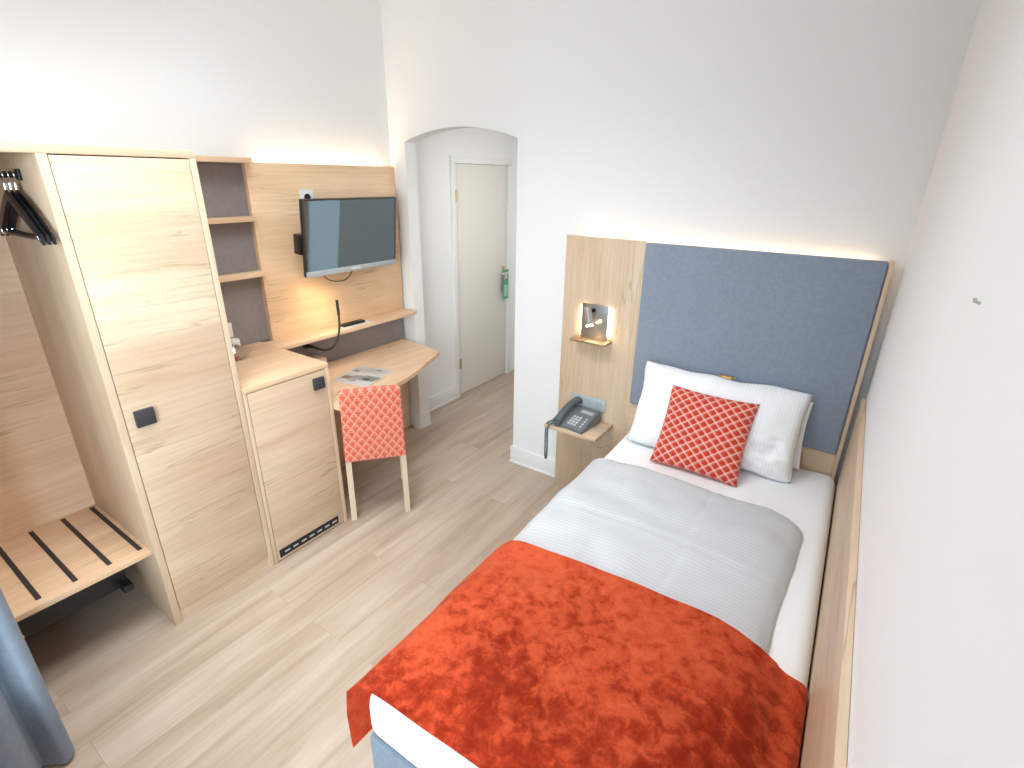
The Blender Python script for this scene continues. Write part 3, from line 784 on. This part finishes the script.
# ------------------------------------------------------------------ bed
BO = Vector((1.888, YH - .024, 0)); BA = .0195
bed = thing('bed', 'single box spring bed with white sheet and blue grey base', 'bed', BO, (0, 0, BA))
L = 2.015; W0, W1 = .048, 1.040
part(bed, 'base', B(W0, W1, -L, -.01, .05, .435, .012, seg=3), 'base_fabric', True, label='blue grey upholstered base')
for (x, y) in ((W0 + .08, -L + .08), (W1 - .08, -L + .08), (W0 + .08, -.1), (W1 - .08, -.1)):
    part(bed, 'leg', cyl(bm_new(), (x, y, 0), (x, y, .05), .022, .027, 16), 'black', True)
bm = B(W0 - .006, W1 + .002, -L - .004, -.004, .437, .602, .05, seg=5)
bmesh.ops.subdivide_edges(bm, edges=[e for e in bm.edges if e.calc_length() > .3], cuts=24, use_grid_fill=True)
for v in bm.verts:
    n_ = noise.noise(v.co * 3.1) * .006 + noise.noise(v.co * 9) * .002
    if v.co.z > .58: v.co.z += n_
    if v.co.y < -L: v.co.y += .004 * noise.noise(Vector((v.co.x * 5, v.co.z * 18, 3)))
part(bed, 'mattress', bm, 'sheet', True, label='white sheeted mattress', angle=60)

# duvet and throw as cloth following one cross section
def duv_h(v, vb, r=.12, foot=1.95):
    """thickness of the duvet at distance v from the headboard"""
    d = v - vb; e = 1.0
    if d < r: e = math.sqrt(max(0, 1 - (1 - max(d, 0) / r) ** 2))
    f = foot - v
    if f < .45: e *= .42 + .58 * math.sin(PI / 2 * max(0, min(1, f / .45)))
    return .070 * e
def cross(s, h, uR, uL, hang, extra=0.0):
    """profile point for s in 0..1 from the right edge over the top and down the left side -> (u, z)"""
    zt = .603 + extra
    r = min(.06, max(h, .012))
    pts = [(uR, zt), (uR - .010, zt + h * .32), (uR - .040, zt + h * .64), (uR - .11, zt + h * .94)]
    n = 14
    for k in range(1, n): pts.append((uR - .11 + (uL + .07 - uR + .11) * k / n, zt + h * (.95 + .15 * math.sin(PI * k / n))))
    pts += [(uL + .07, zt + h * .96), (uL + .025, zt + h * .72), (uL - .008, zt + h * .25), (uL - .022 - extra, zt - .03), (uL - .028 - extra, zt - .09), (uL - .032 - extra, zt - .5 * hang), (uL - .034 - extra, zt - hang)]
    t = s * (len(pts) - 1); i = min(int(t), len(pts) - 2); f = t - i
    a, b = pts[i], pts[i + 1]
    return a[0] + (b[0] - a[0]) * f, a[1] + (b[1] - a[1]) * f
def duvet_pt(s, t, off=0.0):
    v0, v1 = .535, 1.90
    v = v0 + (v1 - v0) * t
    vb = v0
    h = duv_h(v, vb)
    skew = .03 * (1 - s) * (1 - t)
    uR = .945 + .012 * math.sin(7 * t + 1) - .055 * max(0, 1 - t / .07) ** 2
    u, z = cross(s, h, uR, W0, .20)
    k = min(1, h / .06) * (1 if z > .6 else .4)
    nz = .016 * noise.noise(Vector((u * 3.2, v * 4.1, 1.7))) + .010 * noise.noise(Vector((u * 8, v * 9, 4)))
    crease = -.006 * math.exp(-((u - .60) / .012) ** 2) - .004 * math.exp(-((v - 1.02) / .012) ** 2)
    wr_ = .0035 * math.sin(20 * v + 6 * noise.noise(Vector((u * 4, v * 3, 8)))) * max(0, 1 - abs(v - .75) / .25)
    z += (nz + crease + wr_) * k
    if z < .6: u += .006 * noise.noise(Vector((v * 5, z * 8, 0)))
    return u, -(v + skew * .6 * 0), z
bm = bm_new()
grid(bm, 90, 110, lambda s, t: Vector(duvet_pt(s, t)))
bmesh.ops.solidify(bm, geom=bm.faces[:], thickness=.012)
dv_ = solo('duvet', bm, 'duvet', 'white striped duvet spread over the bed under the orange throw', 'duvet', BO, (0, 0, BA), True, angle=80)
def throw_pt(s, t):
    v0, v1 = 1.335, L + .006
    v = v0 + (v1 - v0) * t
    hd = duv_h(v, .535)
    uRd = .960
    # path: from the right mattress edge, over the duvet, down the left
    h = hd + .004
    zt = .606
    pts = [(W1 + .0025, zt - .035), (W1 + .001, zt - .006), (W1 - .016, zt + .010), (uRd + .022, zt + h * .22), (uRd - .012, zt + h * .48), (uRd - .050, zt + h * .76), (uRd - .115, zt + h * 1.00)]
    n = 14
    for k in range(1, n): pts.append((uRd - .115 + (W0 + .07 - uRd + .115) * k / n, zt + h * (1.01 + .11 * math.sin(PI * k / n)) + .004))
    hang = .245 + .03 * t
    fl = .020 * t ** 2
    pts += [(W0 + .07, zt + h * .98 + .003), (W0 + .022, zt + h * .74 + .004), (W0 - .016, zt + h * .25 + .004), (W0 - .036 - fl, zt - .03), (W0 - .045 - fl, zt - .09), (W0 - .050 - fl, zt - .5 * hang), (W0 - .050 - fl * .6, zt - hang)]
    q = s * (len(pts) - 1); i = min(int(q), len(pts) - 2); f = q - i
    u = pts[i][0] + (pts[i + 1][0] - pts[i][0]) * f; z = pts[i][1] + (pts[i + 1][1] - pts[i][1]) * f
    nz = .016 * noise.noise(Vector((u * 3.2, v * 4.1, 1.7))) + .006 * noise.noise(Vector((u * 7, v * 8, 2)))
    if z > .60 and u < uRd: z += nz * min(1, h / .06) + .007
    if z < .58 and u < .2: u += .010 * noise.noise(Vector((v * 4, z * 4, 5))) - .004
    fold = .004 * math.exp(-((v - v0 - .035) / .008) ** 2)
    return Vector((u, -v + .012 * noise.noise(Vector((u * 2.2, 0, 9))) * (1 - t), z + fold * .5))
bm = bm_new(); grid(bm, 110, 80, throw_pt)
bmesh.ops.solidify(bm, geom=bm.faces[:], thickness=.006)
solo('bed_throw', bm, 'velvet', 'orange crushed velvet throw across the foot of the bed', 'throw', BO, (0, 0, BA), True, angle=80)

def pillow_bm(w, h, T, pw=.55, pinch=.03, seed=0, edge=0.0, nseg=56, wr=.006):
    bm = bm_new(); n = nseg; sides = []
    for sgn in (1, -1):
        def f(a, b):
            x, z = 2 * a - 1, 2 * b - 1
            e = max(0, (1 - x ** 4)) * max(0, (1 - z ** 4))
            t = T * e ** pw
            X = x * w / 2 * (1 - pinch * (1 - z * z) * abs(x) ** 2); Z = z * h / 2 * (1 - pinch * (1 - x * x) * abs(z) ** 2)
            if edge:   # the hem wanders a little and the free lower corner is crumpled
                k = max(abs(x), abs(z)) ** 6
                X += edge * k * noise.noise(Vector((z * 2.1, x * .8, seed + 3))); Z += edge * k * noise.noise(Vector((x * 2.6, z * .7, seed + 7)))
                cr = max(0, 1 - ((x - .85) ** 2 + (z + .55) ** 2) / .30)
                t *= 1 + .35 * cr * noise.noise(Vector((x * 7, z * 7, 1.3)))
            p3 = Vector((X * 5, sgn * .7 + seed, Z * 5))
            t += (wr * noise.noise(p3) + wr * .5 * noise.noise(p3 * 2.7)) * min(1, e * 3)
            return Vector((X, -sgn * t / 2, h / 2 + Z))
        sides.append(grid(bm, n, n, f))
    bmesh.ops.remove_doubles(bm, verts=bm.verts[:], dist=.0004)
    return bm
# back pillow, front pillow, cushion; local x width, y thickness (front = -y), z height
def place(name, bm, mat, label, cat, bottom, ang, yaw=0, roll=0, **k):
    o = solo(name, bm, mat, label, cat, bottom, None, True, angle=80, **k)
    o.rotation_mode = 'XYZ'
    o.matrix_world = Matrix.Translation(bottom) @ Matrix.Rotation(yaw, 4, 'Z') @ Matrix.Rotation(-ang, 4, 'X') @ Matrix.Rotation(roll, 4, 'Y')
    return o
R_ = math.radians
place('pillow', pillow_bm(.72, .33, .06, seed=5), 'pillow', 'white pillow mostly hidden behind the front striped pillow', 'pillow', (2.414, -.162, .604), R_(9), R_(0), R_(-2))
pl = place('pillow', pillow_bm(.775, .425, .20, pw=.40, pinch=.03, seed=2, wr=.030, edge=.012), 'pillow', 'white striped pillow with a gold sweet on its top edge', 'pillow', (2.372, -.318, .606), R_(26), R_(4.0), R_(1.0))
place('cushion', pillow_bm(.402, .395, .125, pw=.5, pinch=.06, seed=9, wr=.006), 'diamond', 'orange cushion with pale diamond lattice leaning on the white pillow', 'cushion', (2.362, -.482, .608), R_(33), R_(2), R_(1.2))
bm = bm_new(); box(bm, -.024, .024, -.012, .012, 0, .014, .005)
for sx in (-1, 1): cyl(bm, (sx * .022, 0, .007), (sx * .036, 0, .007), .004, .009, 10)
place('wrapped_chocolate', bm, 'gold', 'gold wrapped sweet lying on the top edge of the pillow', 'sweet', (2.385, -.150, .986), 0, R_(2))

# ------------------------------------------------------------------ curtain at the window behind the camera
plan = smooth_path([(.745, -2.600, 0), (.79, -2.570, 0), (.86, -2.545, 0), (.935, -2.548, 0), (.962, -2.578, 0), (.935, -2.606, 0), (.918, -2.628, 0), (.962, -2.640, 0), (1.012, -2.660, 0), (1.022, -2.695, 0), (.985, -2.722, 0), (.90, -2.725, 0), (.82, -2.715, 0)], 8)
bm = bm_new()
def cf(u, v):
    t = u * (len(plan) - 1); i = min(int(t), len(plan) - 2); p_ = plan[i].lerp(plan[i + 1], t - i)
    return Vector((p_.x + .006 * math.sin(5 * v + 9 * u) - .065 * min(2.65 * v, 1.1), p_.y + .004 * math.sin(4 * v + 5 * u), .018 + 2.65 * v))
grid(bm, 110, 16, cf); bmesh.ops.solidify(bm, geom=bm.faces[:], thickness=.003)
solo('curtain', bm, 'curtain', 'blue grey curtain hanging in soft folds by the window', 'curtain', angle=80)

# ------------------------------------------------------------------ light
def area(name, loc, rot, sx, sy, power, colr):
    l = bpy.data.lights.new(name, 'AREA'); l.shape = 'RECTANGLE'; l.size = sx; l.size_y = sy; l.energy = power; l.color = colr
    o = bpy.data.objects.new(name, l); col.objects.link(o); o.location = loc; o.rotation_euler = rot; return o
def sky_area(name, loc, target, sx, sy, power, colr):
    o = area(name, loc, (0, 0, 0), sx, sy, power, colr)
    o.rotation_euler = (Vector(target) - Vector(loc)).to_track_quat('-Z', 'Y').to_euler(); return o
sky_area('window_daylight', (3.0, YF - 1.6, 1.75), (1.0, -1.0, .8), 1.6, 1.8, 172, (.84, .965, 1.0))
sky_area('window_sky', (1.9, YF - 1.8, 1.9), (1.9, -1.0, 1.2), 2.0, 1.6, 22, (.45, .75, 1.0))
sky_area('window_side_fill', (6.2, -3.95, 2.1), (.1, -1.9, .9), 1.6, 1.8, 530, (.60, .81, 1.0))  # added source, placed so its light reaches into the open wardrobe bay
cl_ = area('ceiling_fill', (1.42, -1.95, ZC - .02), (0, 0, 0), 1.2, 1.2, 36, (.92, .975, 1.0)); cl_.data.spread = R_(125)  # unseen overhead fill without a fixture, added to brighten the room
l_ = bpy.data.lights.new('room_point_fill', 'POINT'); l_.energy = 4; l_.shadow_soft_size = .15; l_.color = (.97, .98, 1)  # added point fill, no real pendant; lifts upper walls and wardrobe bay
o_ = bpy.data.objects.new('room_point_fill', l_); col.objects.link(o_); o_.location = (1.15, -1.5, 2.6)
pl_ = sky_area('passage_fill', (HXR - .01, .80, 2.0), (HX, .95, 1.0), .30, .30, 9.5, (1.0, .98, .95)); pl_.data.spread = R_(150)  # invented unseen fill that brightens the passage door and left wall
def spot(name, loc, target, power, colr, ang, blend=.6, rad=.01):
    l = bpy.data.lights.new(name, 'SPOT'); l.energy = power; l.color = colr; l.spot_size = R_(ang); l.spot_blend = blend; l.shadow_soft_size = rad
    o = bpy.data.objects.new(name, l); col.objects.link(o); o.location = loc
    o.rotation_euler = (Vector(target) - Vector(loc)).to_track_quat('-Z', 'Y').to_euler(); return o
spot('bedside_lamp_beam', p + dv * .012, p + dv * 1.0, 1.6, (1, .78, .5), 90)
spot('reading_light_beam', (.232, -.744, 1.15), (.05, -.83, 1.03), 1.7, (1, .64, .30), 172)

w_ = bpy.data.worlds.new('sky'); sc.world = w_; w_.use_nodes = True
bg = w_.node_tree.nodes['Background']; bg.inputs[0].default_value = (.82, .91, 1.0, 1); bg.inputs[1].default_value = .15

# ------------------------------------------------------------------ camera and view
cam = bpy.data.cameras.new('camera'); co = bpy.data.objects.new('camera', cam); col.objects.link(co)
co.location = (2.84272, -2.68746, 1.88016)
co.rotation_euler = (R_(68.28742), R_(-.749256), R_(34.458985))
cam.sensor_width = 36; cam.sensor_fit = 'HORIZONTAL'; cam.lens = 518.0816 / 1024 * 36
cam.clip_start = .02
sc.camera = co
sc.view_settings.view_transform = 'Standard'; sc.view_settings.look = 'None'
sc.view_settings.gamma = 1; sc.view_settings.use_curve_mapping = False
sc.view_settings.exposure = -0.04
try:
    sc.cycles.use_denoising = True; sc.cycles.max_bounces = 10; sc.cycles.diffuse_bounces = 6; sc.cycles.transparent_max_bounces = 8
    sc.cycles.sample_clamp_indirect = 6
except Exception: pass
